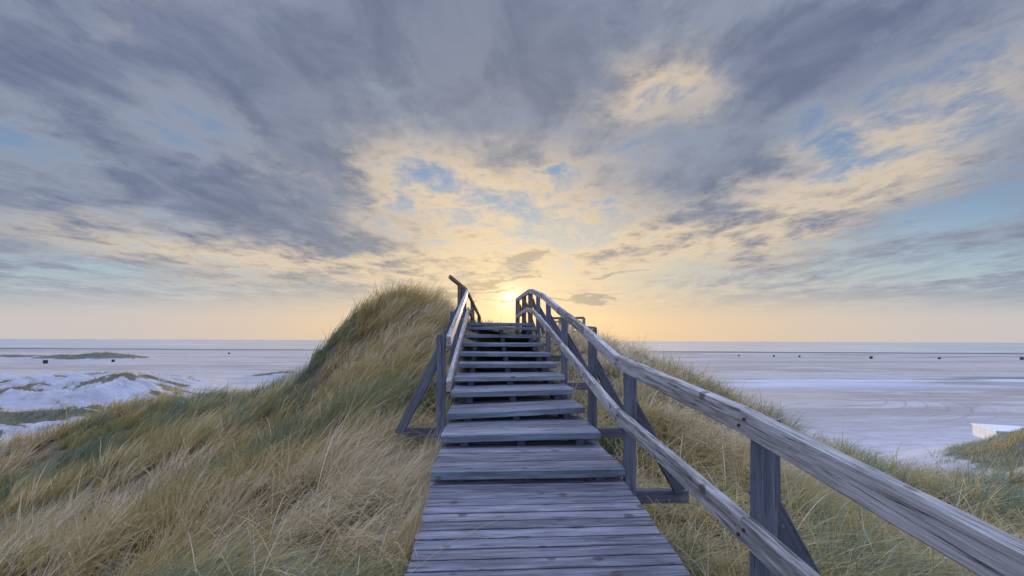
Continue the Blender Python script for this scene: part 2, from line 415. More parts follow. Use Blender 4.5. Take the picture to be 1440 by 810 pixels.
# top landing
Lg = MB(); z0 = P(720, 454.0, 9.45).z
for k in range(13):
    a = 9.45 + .05 + k * .105; c0 = Vector((cen(a), a, z0 - .018 + random.uniform(-.002, .002)))
    Lg.beam(c0 - SIDE * .75, c0 + SIDE * .75, .096, .035, ch=.004)
lg = Lg.build('top_landing', W_TREAD, st)
n_ = MB(); c0 = Vector((cen(9.42), 9.42, z0 - .036)); n_.beam(c0 - SIDE * .75, c0 + SIDE * .75, .045, .068); n_.build('nosing', W_NOSE, lg)
for s in (-.6, .6):
    n_ = MB(); n_.beam(Vector((cen(9.4) + s, 9.46, z0 - .13)), Vector((cen(10.8) + s, 10.8, z0 - .13)), .07, .15)
    n_.build('bearer', W_POST, lg)
# stringers under the treads
for s in (-.56, .03, .6):
    m_ = MB(); pts = [(3.05, -1.36)] + [(TR[i][0] + .1, TZ[i] - .24) for i in (2, 5, 8)] + [(9.5, z0 - .28)]
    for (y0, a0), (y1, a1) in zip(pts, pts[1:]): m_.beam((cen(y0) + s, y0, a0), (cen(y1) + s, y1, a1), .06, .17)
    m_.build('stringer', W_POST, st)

M_BOLT, t_, b_ = material('rusty_bolt'); b_.inputs['Base Color'].default_value = (.07, .05, .04, 1); b_.inputs['Metallic'].default_value = .5; b_.inputs['Roughness'].default_value = .7
# posts, braces and cross beams
def ground(x, y): return float(dune_z(np.array([x]), np.array([y]))[0])
UP_R = [(-.9, 1.0e9), ]
upR = [P(1440, 756, .863), P(1053, 571.5, 1.775), P(873, 499, 3.43), P(826, 458.5, 4.56), P(788, 430.7, 6.2), P(766, 412.8, 7.83), P(751, 406.6, 9.35)]
loR = [P(1157, 810, 1.378), P(1055, 724, 1.756), P(873, 574, 3.43), P(831, 525.8, 4.40), P(793, 482, 5.92), P(771, 455.4, 7.39), P(753, 436, 9.3)]
upL = [P(627.5, 472.5, 4.27), P(655.5, 406.5, 9.25)]
loL = [P(627, 535.5, 4.27), P(657, 432, 9.3)]
RW, RH = .05, .105
def rail(name, pts, side, parent, ext=None):
    """top outer edge points -> timber centre line; side +1 right, -1 left"""
    o = None; m_ = MB()
    for a_, b_ in zip(pts, pts[1:]):
        d_ = (b_ - a_).normalized(); a2 = a_ - d_ * .012; b2 = b_ + d_ * .012
        s_ = d_.cross(Vector((0, 0, 1))).normalized(); off = -s_ * side * RW / 2 + Vector((0, 0, -RH / 2))
        m_.beam(a2 + off, b2 + off, RW + random.uniform(-.0015, .0015), RH + random.uniform(-.002, .002), ch=.007, jit=.0016, step=.1)
    return m_.build(name, W_RAIL, parent)
# extend the near right rails behind the camera, following the deck
def back(pts, Y, slope):
    a_ = pts[0]; return Vector((Rx(Y) , Y, a_.z + slope * (Y - a_.y)))
e1 = upR[0].lerp(upR[1], -.40); e2 = loR[0].lerp(loR[1], -1.1)
upR2 = [back([e1], -2.2, .127), e1] + upR[1:]; loR2 = [back([e2], -2.2, .127), e2] + loR[1:]
rail('handrail', upR2, 1, st); rail('lower_rail', loR2, 1, st)
hl = rail('handrail', upL, -1, st); ll = rail('lower_rail', loL, -1, st)
hl['label'] = 'short handrail whose cut end starts above the second step'
def interp(pts, Y):
    for a_, b_ in zip(pts, pts[1:]):
        if a_.y <= Y <= b_.y: return a_.lerp(b_, (Y - a_.y) / (b_.y - a_.y)).z
    return (pts[-1] if Y > pts[-1].y else pts[0]).z
PW, PD = .088, .07
def post(Y, side, top, foot=None, brace=(None,), w=PW, dd=PD, xoff=0.):
    x = (Rx(Y) + w / 2 + .002 + xoff) if side > 0 else (Lx(Y) - w / 2 - .002 - xoff)
    g = ground(x, Y) - .25
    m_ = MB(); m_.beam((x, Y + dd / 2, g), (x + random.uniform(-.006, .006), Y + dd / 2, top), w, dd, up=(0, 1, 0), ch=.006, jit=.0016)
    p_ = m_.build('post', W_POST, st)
    if brace and brace[0] is not None:
        tz, bx, bz, cb = brace
        m_ = MB(); y2 = Y + dd + .032
        m_.beam((x + side * .02, y2, tz), (bx, y2, bz), .06, .09, up=(0, 1, 0), ch=.005) if False else m_.beam((x + side * .01, y2, tz), (bx, y2, bz), .088, .058, up=(0, 1, 0), ch=.005)
        m_.build('brace', W_POST, p_)
    return x
rp = [(-1.2,), (.15,), (1.69,), (3.33,), (4.5,), (6.1,), (7.65,), (9.2,)]
for (Y,) in rp:
    t_ = interp(upR2, Y + .04) - (.035 if Y < 5 else .075)
    gx = Rx(Y)
    cz = {True: interp(upR2, Y) - 1.10, False: 0}[True]
    post(Y, 1, t_, brace=(t_ - .30, gx + .47, cz + .02, None))
    for pts_, dz in ((upR2, -.05), (loR2, -.055)):      # coach bolts through the rails
        for oy in (.02, .055):
            zb = interp(pts_, Y + oy) + dz + (.018 if oy < .03 else -.018); xb = Rx(Y + oy) - RW - .001
            m_ = MB(); m_.beam((xb + .002, Y + oy, zb), (xb - .006, Y + oy, zb), .013, .013, up=(0, 0, 1), ch=.005, jit=0, step=9)
            m_.build('bolt', M_BOLT, st)
    # the cross beam carrying the walkway and the foot of the brace
    m_ = MB(); lx = Lx(Y) - (.47 if Y in (4.5, 6.1) else .12)
    m_.beam((lx, Y + PD + .065 + .002, cz - .045), (gx + .56, Y + PD + .067 + .03, cz - .045), .06, .105, ch=.005)
    m_.build('cross_beam', W_POST, st)
for Y, cz in ((4.36, None), (5.98, None), (7.5, None), (9.1, None)):
    t_ = interp(upL, Y) - .005
    ztr = np.interp(Y, [a[0] for a in TR], TZ)
    post(Y, -1, t_, brace=(t_ - .16, Lx(Y) - .50, ztr - .18, None))
# rails and posts round the top landing, going down on the far side
def beam_part(name, A, B, w, h, mat=W_FAR, parent=st, up=(0, 0, 1)):
    m_ = MB(); m_.beam(A, B, w, h, up=up); return m_.build(name, mat, parent)
a0 = upR[-1] + Vector((-.025, 0, -.05)); a1 = P(745, 406.5, 10.0) + Vector((0, 0, -.05)); a2 = P(727.5, 420, 11.0) + Vector((0, 0, -.03))
m_ = MB(); m_.beam(a0, a1, RW, RH); m_.beam(a1, a2, RW, RH); m_.build('handrail', W_RAIL, st)
b0 = loR[-1] + Vector((-.025, 0, -.05)); b1 = P(741, 433, 10.0) + Vector((0, 0, -.03)); b2 = P(727, 446, 11.0)
m_ = MB(); m_.beam(b0, b1, RW, .09); m_.beam(b1, b2, RW, .09); m_.build('lower_rail', W_RAIL, st)
for px, d, py in ((746, 10.03, 411), (737, 10.5, 417), (728, 11.05, 420)):
    q = P(px, py, d); beam_part('post', (q.x, q.y, -.3), (q.x, q.y, q.z), .11, .10, W_FAR, up=(0, 1, 0))
    beam_part('brace', (q.x + .04, q.y + .09, q.z - .15), (q.x + .34, q.y + .09, q.z - 1.0), .08, .06, W_FAR, up=(0, 1, 0))
q0 = upL[-1] + Vector((.02, 0, -.05)); q1 = P(675, 447, 11.2)
beam_part('handrail', q0, q1, .05, .07, W_FAR); 
beam_part('lower_rail', loL[-1] + Vector((.02, 0, -.05)), P(670, 458, 11.2), .05, .07, W_FAR)
for px, d, py in ((664.5, 10.2, 424), (674, 11.2, 445)):
    q = P(px, py, d); beam_part('post', (q.x, q.y, -.3), (q.x, q.y, q.z), .09, .09, W_FAR, up=(0, 1, 0))
# side rail rising to the left of the landing
s0 = P(655, 407.5, 9.45); s1 = P(632.5, 389, 8.9)
beam_part('handrail', s0, s1, .06, .075, W_FAR)
for px, d, py in ((646, 9.15, 402), (651, 9.3, 406)):
    q = P(px, py, d); beam_part('post', (q.x, q.y, ground(q.x, q.y) - .2), (q.x, q.y, q.z), .07, .07, W_FAR, up=(0, 1, 0))

# ------------------------------------------------------------------ far lookout railing beyond the dune
lk = empty('lookout_railing', P(800, 480, 17))
tag(lk, 'brown lookout railing with many posts, behind the right handrail near the dune top', 'railing')
A1, A2, A3 = P(772, 447.5, 17), P(821, 447.0, 17), P(838, 461, 15.5)
def lkb(name, A, B, w, h, up=(0, 0, 1)): m_ = MB(); m_.beam(A, B, w, h, up=up); return m_.build(name, W_FAR, lk)
lkb('top_rail', A1, A2, .09, .09); lkb('middle_rail', P(772, 452.5, 17), P(817, 452, 17), .05, .07)
lkb('top_rail', P(808, 459, 15.8), P(838, 461.5, 15.5), .09, .1); lkb('middle_rail', P(800, 466, 15.8), P(836, 467, 15.5), .05, .07)
for px, py, d in ((774, 448, 17), (787, 448, 17), (799, 448, 17), (821, 447, 17), (805, 459, 15.8), (813, 459, 15.7), (821, 460, 15.6), (829, 461, 15.6), (837, 461, 15.5)):
    q = P(px, py, d); lkb('post', (q.x, q.y, -4), (q.x, q.y, q.z), .11, .11, up=(0, 1, 0))
lkb('floor_beam', P(770, 474, 17), P(822, 476, 17), .14, .16)

# ------------------------------------------------------------------ dune ground
SAND = (.46, .45, .46)
m, t, b = material('dune_sand')
co = t.node('ShaderNodeTexCoord').outputs['Object']
cv = t.attr('cover')
nn = t.noise(co, 3.5, 6, .65); nf = t.noise(co, 22, 5, .7)
sandc = t.mix(nn, (.27, .26, .25), (.40, .385, .37))
sandc = t.mix(t.math('MULTIPLY', t.rng(nf, .52, .62), .8), sandc, (.13, .11, .09))      # dead bits lying on the sand
litter = t.mix(nf, (.10, .078, .05), (.26, .205, .13))
f = t.rng(t.math('ADD', cv, t.math('MULTIPLY', t.math('SUBTRACT', nn, .5), .7)), .28, .55)
col = t.mix(f, sandc, litter); t.link(col, b.inputs['Base Color']); b.inputs['Roughness'].default_value = .95; b.inputs['Specular IOR Level'].default_value = .1
bp = t.node('ShaderNodeBump'); bp.inputs['Distance'].default_value = .05; bp.inputs['Strength'].default_value = .8; t.link(nf, bp.inputs['Height']); t.link(bp.outputs[0], b.inputs['Normal'])
M_DUNE = m
xs = np.linspace(-34, 26, 400); ys = np.linspace(-12, 29, 280); X, Y = np.meshgrid(xs, ys)
Z = dune_z(X, Y)
edge = np.minimum(np.minimum(X + 34, 26 - X), 29 - Y); Z = Z - (1 - sstep(edge, 0, 4)) * 6
Z = np.maximum(Z, -13)
tag(grid_mesh('dune_ground', X, Y, Z, M_DUNE, {'cover': cover_at(X, Y)}), kind='structure')

# ------------------------------------------------------------------ beach with low dunes
def beach_z(x, y):
    z = np.full_like(x, -10.0)
    # low white dunes left of the grassy slope
    m1 = sstep(-x - .66 * y, 0, 16) * sstep(y, 22, 36) * (1 - sstep(y, 84, 112)) * (1 - sstep(-x, 170, 230))
    n = fbm(x / 26 + 3, y / 11 + 1, 4, 40); rd = 1 - np.abs(2 * fbm(x / 34 + y / 90, y / 13 + 4, 3, 44) - 1)
    z = z + m1 * (np.clip(n - .34, 0, 1) * 5.5 + rd ** 3 * 2.4 + (fbm(x / 4, y / 2.4, 4, 47) - .5) * 1.3)
    # far vegetated dune and a low strip beside it
    for (cx, cy, rx, ry, h) in ((-197, 205, 13, 14, 3.6), (-222, 212, 13, 10, 2.0), (-262, 222, 20, 12, 1.4), (-210, 140, 40, 8, .8), (-60, 112, 9, 5, 1.6)):
        z = z + h * np.exp(-((x - cx) / rx) ** 2 - ((y - cy) / ry) ** 2) * (.7 + .6 * fbm(x / 6, y / 6, 3, 50))
    # grassy ridge beside the white hut
    ang = .10; xr = (x - 43.5) * math.cos(ang) + (y - 30.5) * math.sin(ang); yr = -(x - 43.5) * math.sin(ang) + (y - 30.5) * math.cos(ang)
    z = z + 4.65 * np.exp(-(np.abs(xr) / 10.4) ** 2.2 - (yr / 5.5) ** 2) * (.92 + .16 * fbm(x / 3, y / 3, 3, 61))
    # faint swells of the flat sand
    r = np.hypot(x, y)
    z = z + (fbm(x / 60, y / 18, 3, 70) - .5) * .35 * sstep(r, 40, 90) * (1 - sstep(y, 330, 420))
    return z
rr = np.concatenate([np.linspace(6, 60, 70), np.geomspace(61, 260, 240), np.geomspace(263, 900, 60), np.geomspace(950, 30000, 12)])
th = np.radians(np.concatenate([np.linspace(-180, -62, 30)[:-1], np.linspace(-62, 62, 620), np.linspace(62, 180, 30)[1:]]))
RR, TH = np.meshgrid(rr, th, indexing='ij'); X = RR * np.sin(TH); Y = RR * np.cos(TH); Z = beach_z(X, Y)
vegn = fbm(X / 5 + 9, Y / 3.2, 4, 80)
def veg_at(x, y):
    z = beach_z(x, y) + 10; n = fbm(x / 4.5 + 9, y / 2.6, 4, 80); n2 = fbm(x / 22 + 2, y / 7.0, 3, 83)
    v = sstep(z, .35, 1.0) * sstep(n * .55 + n2 * .45, .50, .60)
    far = sstep(y, 170, 190) * sstep(z, .6, 1.3); right = sstep(x, 20, 24) * sstep(z, .8, 2.0) * sstep(n * .9 + (y - 27.4) * .13, .42, .60)
    return np.clip(np.maximum(np.where(x > 15, 0, v), np.maximum(far, right)), 0, 1)
VEG = veg_at(X, Y)
m, t, b = material('beach_sand')
co = t.node('ShaderNodeTexCoord').outputs['Object']; x, y, z = t.sep(co)
big = t.noise(t.mapping(co, sc=(.006, .03, .1)), 1, 5, .6, .5); med = t.noise(t.mapping(co, sc=(.03, .16, .1)), 1, 6, .65, .3); fin = t.noise(t.mapping(co, sc=(.25, .7, .5)), 1, 6, .7)
base = t.mix(t.rng(big, .36, .62), (.32, .29, .262), (.44, .402, .36))
base = t.mix(t.math('MULTIPLY', t.rng(med, .50, .62), .8), base, (.47, .455, .46))                       # wind-blown dry sand, paler
base = t.mix(t.math('MULTIPLY', t.rng(fin, .52, .64), .5), base, (.21, .205, .20))
# paler dry sand close to and on the dunes
dry = t.math('MAXIMUM', t.rng(z, -9.85, -9.2), t.rng(t.math('ADD', y, t.math('MULTIPLY', fin, 22)), 78, 50))
base = t.mix(t.math('MULTIPLY', dry, .85), base, t.mix(t.rng(fin, .35, .65), (.33, .335, .37), (.50, .50, .535)))
# green algae bands lying across the flat (right half)
gx = t.math('MULTIPLY', x, -.10)
def band(y0, wd, amp, c, thr=.5):
    global base
    yy = t.math('ADD', t.math('ADD', y, gx), t.math('MULTIPLY', t.math('SUBTRACT', med, .5), amp))
    bnd = t.rng(t.math('ABSOLUTE', t.math('SUBTRACT', yy, y0)), 0., wd, 1., 0.)
    bnd = t.math('MULTIPLY', bnd, t.rng(t.noise(t.mapping(co, loc=(y0, 0, 0), sc=(.02, .12, .1)), 1, 5, .65), thr - .06, thr + .1))
    bnd = t.math('MULTIPLY', bnd, t.rng(x, -40, 20))
    base = t.mix(bnd, base, c)
band(104, 8, 16, (.12, .18, .14), .36); band(90, 8, 22, (.20, .26, .24), .48); band(133, 6, 16, (.22, .27, .26), .52); band(196, 22, 30, (.27, .28, .27), .42); band(250, 16, 20, (.24, .25, .30), .46)
band(98, 22, 10, (.50, .51, .58), .42)
# tyre tracks curving on the sand
dtr = t.vm('DISTANCE', t.comb(x, t.math('MULTIPLY', y, 1.), 0.), (38., 92., 0.))
tr = t.math('ABSOLUTE', t.math('SUBTRACT', t.math('FRACT', t.math('MULTIPLY', dtr, .42)), .5))
trm = t.math('MULTIPLY', t.rng(tr, .0, .10, 1., 0.), t.math('MULTIPLY', t.rng(dtr, 30, 33), t.rng(dtr, 46, 42)))
trm = t.math('MULTIPLY', trm, t.math('MULTIPLY', t.rng(x, 16, 24), t.rng(med, .40, .52)))
base = t.mix(t.math('MULTIPLY', trm, .5), base, (.20, .195, .21))
# wet edge by the sea
sl = t.math('ADD', y, t.math('MULTIPLY', x, .058))
wet = t.rng(t.math('ADD', sl, t.math('MULTIPLY', med, 40)), 395, 425)
base = t.mix(wet, base, (.13, .13, .15))
vg = t.rng(t.math('ADD', t.attr('veg'), t.math('MULTIPLY', t.math('SUBTRACT', t.noise(co, .9, 5, .7), .5), 1.6)), .42, .62)
base = t.mix(t.math('MULTIPLY', vg, .9), base, t.mix(fin, (.075, .08, .05), (.16, .145, .08)))
t.link(base, b.inputs['Base Color']); t.put(b.inputs['Roughness'], t.rng(wet, 0, 1, .92, .55)); b.inputs['Specular IOR Level'].default_value = .15
bp = t.node('ShaderNodeBump'); bp.inputs['Distance'].default_value = .25; bp.inputs['Strength'].default_value = .6; t.link(fin, bp.inputs['Height']); t.link(bp.outputs[0], b.inputs['Normal'])
tag(grid_mesh('beach', X, Y, Z, m, {'veg': VEG}), kind='structure')

# ------------------------------------------------------------------ sea
m, t, b = material('sea_water')
co = t.node('ShaderNodeTexCoord').outputs['Object']
wv = t.noise(t.mapping(co, sc=(.01, .05, .1)), 1, 6, .65, .2); fo = t.noise(t.mapping(co, loc=(4, 2, 0), sc=(.0035, .03, .1)), 1, 5, .6, .4)
b.inputs['Base Color'].default_value = (.10, .14, .15, 1); b.inputs['Roughness'].default_value = .22; b.inputs['IOR'].default_value = 1.33
t.link(t.mix(t.rng(fo, .50, .60), (.33, .36, .38), (.62, .63, .64)), b.inputs['Base Color'])
bp = t.node('ShaderNodeBump'); bp.inputs['Distance'].default_value = .5; bp.inputs['Strength'].default_value = .25; t.link(wv, bp.inputs['Height']); t.link(bp.outputs[0], b.inputs['Normal'])
seam = bpy.data.meshes.new('sea')
px_ = np.linspace(-6000, 6000, 240)
near_y = 432 - .058 * px_ + (fbm(px_ / 90, px_ * 0, 3, 91) - .5) * 22
vs_ = [(float(a), float(c), -9.93) for a, c in zip(px_, near_y)] + [(float(a) * 8, 45000., -9.93) for a in px_]
seam.from_pydata(vs_, [], [(i, i + 1, 241 + i, 240 + i) for i in range(239)]); seam.materials.append(m)
so = bpy.data.objects.new('sea', seam); C.objects.link(so); tag(so, kind='structure')
# shallow pools left on the sand near the waterline
def pool(px0, px1, py, hgt):
    vs_ = []; n = 40
    d = -9.0
    for k in range(n):
        a_ = 2 * math.pi * k / n
        c = P((px0 + px1) / 2, py, 1.0); dist = 9.9 / -c.z
        cx = c.x * dist; rx = (px1 - px0) / 2 / F * dist; ry = hgt
        rj = 1 + .12 * math.sin(3 * a_ + px0) + .1 * math.sin(7 * a_)
        vs_.append((cx + rx * math.cos(a_) * rj, dist + ry * math.sin(a_) * rj, -9.80))
    return vs_
pm = bpy.data.meshes.new('tidal_pool'); V = []; Fc = []
for a_ in ((1290, 1470, 500.8, 8), (1150, 1235, 498.6, 6), (900, 985, 497.4, 6)):
    q = pool(*a_); Fc.append(tuple(range(len(V), len(V) + len(q)))); V += q
pm.from_pydata(V, [], Fc); pm.materials.append(m); po = bpy.data.objects.new('tidal_water', pm); C.objects.link(po); tag(po, kind='structure')


# ------------------------------------------------------------------ marram grass
def blade_mesh(name, base, dirx, diry, L, up, lean, droop, W, hue, seg, mat, kind_label):
    """ribbons: base (n,3); lean direction unit (dirx,diry); up/lean/droop shape the curve"""
    n = len(L); ts = np.linspace(0, 1, seg + 1)
    verts = np.empty((n, seg * 2 + 1, 3), 'f')
    # ribbon width direction: across the lean, twisted at random
    tw = RNG.uniform(-1.2, 1.2, n); wx = -diry * np.cos(tw) + dirx * np.sin(tw); wy = dirx * np.cos(tw) + diry * np.sin(tw)
    for i, tt in enumerate(ts):
        hz = L * (lean * tt + droop * tt ** 2.2); vz = L * (up * tt - droop * .75 * tt ** 2.6)
        c = base + np.stack([dirx * hz, diry * hz, vz], 1)
        if i < seg:
            w = W * (1 - .75 * tt ** 1.5) * .5
            verts[:, 2 * i] = c - np.stack([wx * w, wy * w, 0 * w], 1); verts[:, 2 * i + 1] = c + np.stack([wx * w, wy * w, 0 * w], 1)
        else: verts[:, 2 * seg] = c
    nv = seg * 2 + 1
    b0 = (np.arange(n) * nv)[:, None]
    quads = np.concatenate([b0 + np.array([2*i, 2*i+1, 2*i+3, 2*i+2]) for i in range(seg - 1)], 1).reshape(n, seg - 1, 4)
    tri = b0 + np.array([2*seg-2, 2*seg-1, 2*seg])
    loops = np.concatenate([quads.reshape(n, -1), tri], 1)
    me = bpy.data.meshes.new(name); me.vertices.add(n * nv); me.vertices.foreach_set('co', verts.ravel())
    me.loops.add(loops.size); me.loops.foreach_set('vertex_index', loops.ravel().astype('i'))
    per = np.array([4 * i for i in range(seg)]); ls = ((np.arange(n) * (4 * (seg - 1) + 3))[:, None] + per).ravel().astype('i')
    me.polygons.add(len(ls)); me.polygons.foreach_set('loop_start', ls)
    a = me.attributes.new('hue', 'FLOAT', 'POINT'); a.data.foreach_set('value', np.repeat(hue, nv).astype('f'))
    tt = np.concatenate([np.repeat(ts[:-1], 2), [1.]]); a = me.attributes.new('along', 'FLOAT', 'POINT'); a.data.foreach_set('value', np.tile(tt, n).astype('f'))
    me.materials.append(mat); me.update(calc_edges=True)
    me.polygons.foreach_set('use_smooth', np.ones(len(ls), bool))
    o = bpy.data.objects.new(name, me); C.objects.link(o); tag(o, kind_label, 'grass', kind='stuff')
    return o

def grass_mat(name, cols):
    m = bpy.data.materials.new(name); m.use_nodes = True; t = NT(m.node_tree); t.n.clear()
    out = t.node('ShaderNodeOutputMaterial'); hue = t.attr('hue'); al = t.attr('along')
    col = t.ramp(hue, cols)
    # dry tips and brown dead sheaths at the foot
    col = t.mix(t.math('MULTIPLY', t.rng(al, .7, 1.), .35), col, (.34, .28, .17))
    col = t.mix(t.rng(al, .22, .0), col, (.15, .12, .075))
    d = t.node('ShaderNodeBsdfDiffuse'); t.link(col, d.inputs[0])
    tr = t.node('ShaderNodeBsdfTranslucent'); t.link(t.mix(.4, col, (.42, .36, .16)), tr.inputs[0])
    gl = t.node('ShaderNodeBsdfGlossy'); gl.inputs['Roughness'].default_value = .45; gl.inputs[0].default_value = (.8, .8, .8, 1)
    m1 = t.node('ShaderNodeMixShader'); m1.inputs[0].default_value = .34; t.link(d.outputs[0], m1.inputs[1]); t.link(tr.outputs[0], m1.inputs[2])
    m2 = t.node('ShaderNodeMixShader'); m2.inputs[0].default_value = .05; t.link(m1.outputs[0], m2.inputs[1]); t.link(gl.outputs[0], m2.inputs[2])
    t.link(m2.outputs[0], out.inputs[0]); return m
GC = [(0.0, (.11, .19, .15)), (.2, (.20, .28, .19)), (.40, (.32, .33, .15)), (.60, (.54, .38, .11)), (.78, (.64, .47, .20)), (1.0, (.80, .68, .46))]
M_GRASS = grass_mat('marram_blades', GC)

def in_corridor(x, y, pad=0.):
    return (x > Lx(y) - pad) & (x < Rx(y) + pad) & (y < 11.2)

def grow(name, side, n_try, label, rmin=.75, rmax=26):
    # tussocks first: density falls with distance from the path head, blades get broader there
    u = RNG.random(n_try); pw = .62
    r = (rmin ** pw + u * (rmax ** pw - rmin ** pw)) ** (1 / pw)
    th = R(1) * RNG.uniform(-66, 66, n_try); x = r * np.sin(th) ; y = r * np.cos(th) - .3
    ok = (x < cen(y)) if side < 0 else (x >= cen(y))
    x, y, r = x[ok], y[ok], r[ok]
    cov = cover_at(x, y); cn = fbm(x / .55 + 70, y / .55, 3, 33)
    ok = (RNG.random(len(x)) < cov ** 1.4 * np.where((side < 0) & (y > 6.5), sstep(cn, .22, .42), sstep(cn, .33, .53)) ) & ~in_corridor(x, y, .03)
    x, y, r, cov = x[ok], y[ok], r[ok], cov[ok]
    nb = np.clip(RNG.normal(22, 7, len(x)), 8, 40).astype(int)
    idx = np.repeat(np.arange(len(x)), nb); n = len(idx)
    tx, ty, tr = x[idx], y[idx], r[idx]
    rad = (.05 + .03 * np.minimum(tr, 10) / 4) * np.sqrt(RNG.random(n)); ph = RNG.uniform(0, 2 * np.pi, n)
    bx, by = tx + rad * np.cos(ph), ty + rad * np.sin(ph)
    bz = dune_z(bx, by) - .02
    # size and bearing of each tussock
    tl = RNG.uniform(.75, 1.2, len(x))[idx]; L = tl * RNG.uniform(.38, .72, n) * 1.0
    W0 = 1.0; big = fbm(tx / 2.0 + 11, ty / 2.0, 3, 71); L *= .78 + .7 * (big - .3)
    L *= np.where(RNG.random(n) < .05, 1.35, 1)
    # wind from the left: the field bends to the right, swirling a little
    wa = (fbm(tx / 2.6, ty / 2.6, 3, 55) - .5) * 2.6 + (.35 if side < 0 else .1) + (RNG.normal(0, .50, len(x)))[idx]
    wxy = np.stack([np.cos(wa), np.sin(wa)], 1)
    ws = .45 + .65 * fbm(tx / 1.8 + 3, ty / 1.8 + 8, 3, 57) + RNG.normal(0, .10, n)
    if side < 0: ws += .28 * np.exp(-(((tx + 1.2) / 1.3) ** 2 + ((ty - 2.9) / 1.6) ** 2))
    tang = 1.0 if side < 0 else 2.0
    rdir = np.stack([np.cos(ph), np.sin(ph)], 1) * (RNG.uniform(.1, .55, n) * tang)[:, None]
    dv = wxy * ws[:, None] + rdir + RNG.normal(0, .13 * tang, (n, 2)); dm = np.hypot(dv[:, 0], dv[:, 1]) + 1e-6
    dirx, diry = dv[:, 0] / dm, dv[:, 1] / dm; dm = np.clip(dm, 0, 1.25)
    lean = dm * .42; droop = dm * (RNG.uniform(.25, .62, n) if side < 0 else RNG.uniform(.4, .9, n)); up = np.sqrt(np.clip(1 - lean ** 2 * .8, .2, 1))
    # keep blades off the boards: those that would cross the edge stand up or turn along it
    tipx, tipy = bx + dirx * L * (lean + droop), by + diry * L * (lean + droop)
    cross = in_corridor(tipx, tipy, -.03 - .05 * 1) & (RNG.random(n) < .985)
    dist = np.where(side < 0, Lx(by) - bx, bx - Rx(by)); f = np.clip((np.maximum(dist, 0) + .03) / (L * (lean + droop) + 1e-6), .03, 1)
    lean = np.where(cross, lean * f, lean); droop = np.where(cross, droop * f, droop); L = np.where(cross, L * .85, L)
    # nothing pokes up between the treads or hides the view from the path
    hmax = np.where(np.abs(bx) < 1.8, .55, 1.2) ; L = np.minimum(L, np.where(tr < 1.6, .55, 1.2))
    W = .0050 * np.maximum(1, (tr / 3.2)) ** .72 * RNG.uniform(.7, 1.3, n)
    edge_d = np.where(side < 0, Lx(by) - bx, bx - Rx(by))
    L = L * (.62 + .38 * sstep(edge_d, .35, .95)) if side > 0 else L * (1 - .45 * (1 - sstep(edge_d, .35, .9)) * sstep(by, 3.9, 4.6))
    # colour of the tussock: grey-green hollows, golden and straw crests
    zc = dune_z(x, y); zl = dune_z(x + .9, y - .3) * .5 + dune_z(x - .9, y - .6) * .5
    h0 = .40 + 1.9 * (fbm(x / 1.9 + 40, y / 1.9 - 6, 3, 90) - .5) + RNG.normal(0, .12, len(x)) + np.clip((zc - zl), -.2, .3) * 1.0
    h0 += .22 * np.exp(-(np.hypot(x, y) / 5.5) ** 2)
    if side < 0:
        h0 += .20 * np.exp(-(((x + 4.2) / 1.8) ** 2 + ((y - 3.2) / 1.4) ** 2))
        h0 += .34 * np.exp(-(((x + 1.5) / 1.5) ** 2 + ((y - 3.0) / 1.6) ** 2)) - .22 * np.exp(-(((x + 1.7) / 1.4) ** 2 + ((y - 6.3) / 1.8) ** 2)) - .10 * np.exp(-(((x + 2.2) / 1.5) ** 2 + ((y - 9) / 1.5) ** 2))
    else:
        h0 += .03 + .22 * sstep(x, 4, 7) - .10 * np.exp(-(((x - 2.0) / 1.2) ** 2 + ((y - 4.5) / 2.5) ** 2)) + .15 * sstep(y, 9, 12)
    hue = np.clip(h0[idx] + RNG.normal(0, .17, n), 0, 1)
    keep = ~in_corridor(bx, by, .01) & (np.hypot(bx - 1.14, by - 4.75) > .42)
    a = [v[keep] for v in (dirx, diry, L, up, lean, droop, W, hue)]
    base = np.stack([bx, by, bz], 1)[keep]
    near = tr[keep] < 5
    out = []
    for sel, seg in ((near, 6), (~near, 4)):
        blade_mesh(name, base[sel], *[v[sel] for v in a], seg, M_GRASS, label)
    pass
NG = 24000
grow('marram_grass', -1, NG, 'windblown marram grass covering the dune left of the steps')
grow('marram_grass', 1, NG, 'windblown marram grass covering the dune right of the steps')

# loose dead stems lying over and across the tussocks
def stray(name, side, n, label):
    u = RNG.random(n); r = (.9 ** .6 + u * (11 ** .6 - .9 ** .6)) ** (1 / .6); th = R(1) * RNG.uniform(-64, 64, n)
    x = r * np.sin(th); y = r * np.cos(th) - .3
    ok = ((x < Lx(y) - .04) if side < 0 else (x > Rx(y) + .04)); x, y, r = x[ok], y[ok], r[ok]
    ok = RNG.random(len(x)) < cover_at(x, y); x, y, r = x[ok], y[ok], r[ok]; n = len(x)
    a = RNG.normal(.2, 1.1 if side < 0 else 2.0, n); dx, dy = np.cos(a), np.sin(a)
    L = RNG.uniform(.45, .95, n); lean = RNG.uniform(.25, .75, n); droop = RNG.uniform(.05, .5, n); up = RNG.uniform(.15, .7, n)
    dist = np.where(side < 0, Lx(y) - x, x - Rx(y)); reach = L * (lean + droop) * np.abs(dx)
    toward = (dx > 0) if side < 0 else (dx < 0); bad = toward & (reach > dist + .03); dx = np.where(bad & (RNG.random(n) < .97), -dx, dx)
    W = .0050 * np.maximum(1, r / 3) ** .6 * RNG.uniform(.7, 1.3, n)
    z = dune_z(x, y) + RNG.uniform(0, .12, n)
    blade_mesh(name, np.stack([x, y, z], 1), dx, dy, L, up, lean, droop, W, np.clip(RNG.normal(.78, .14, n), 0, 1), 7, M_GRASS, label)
stray('dead_grass_stems', -1, 11000, 'pale dead stems lying across the grass left of the steps')
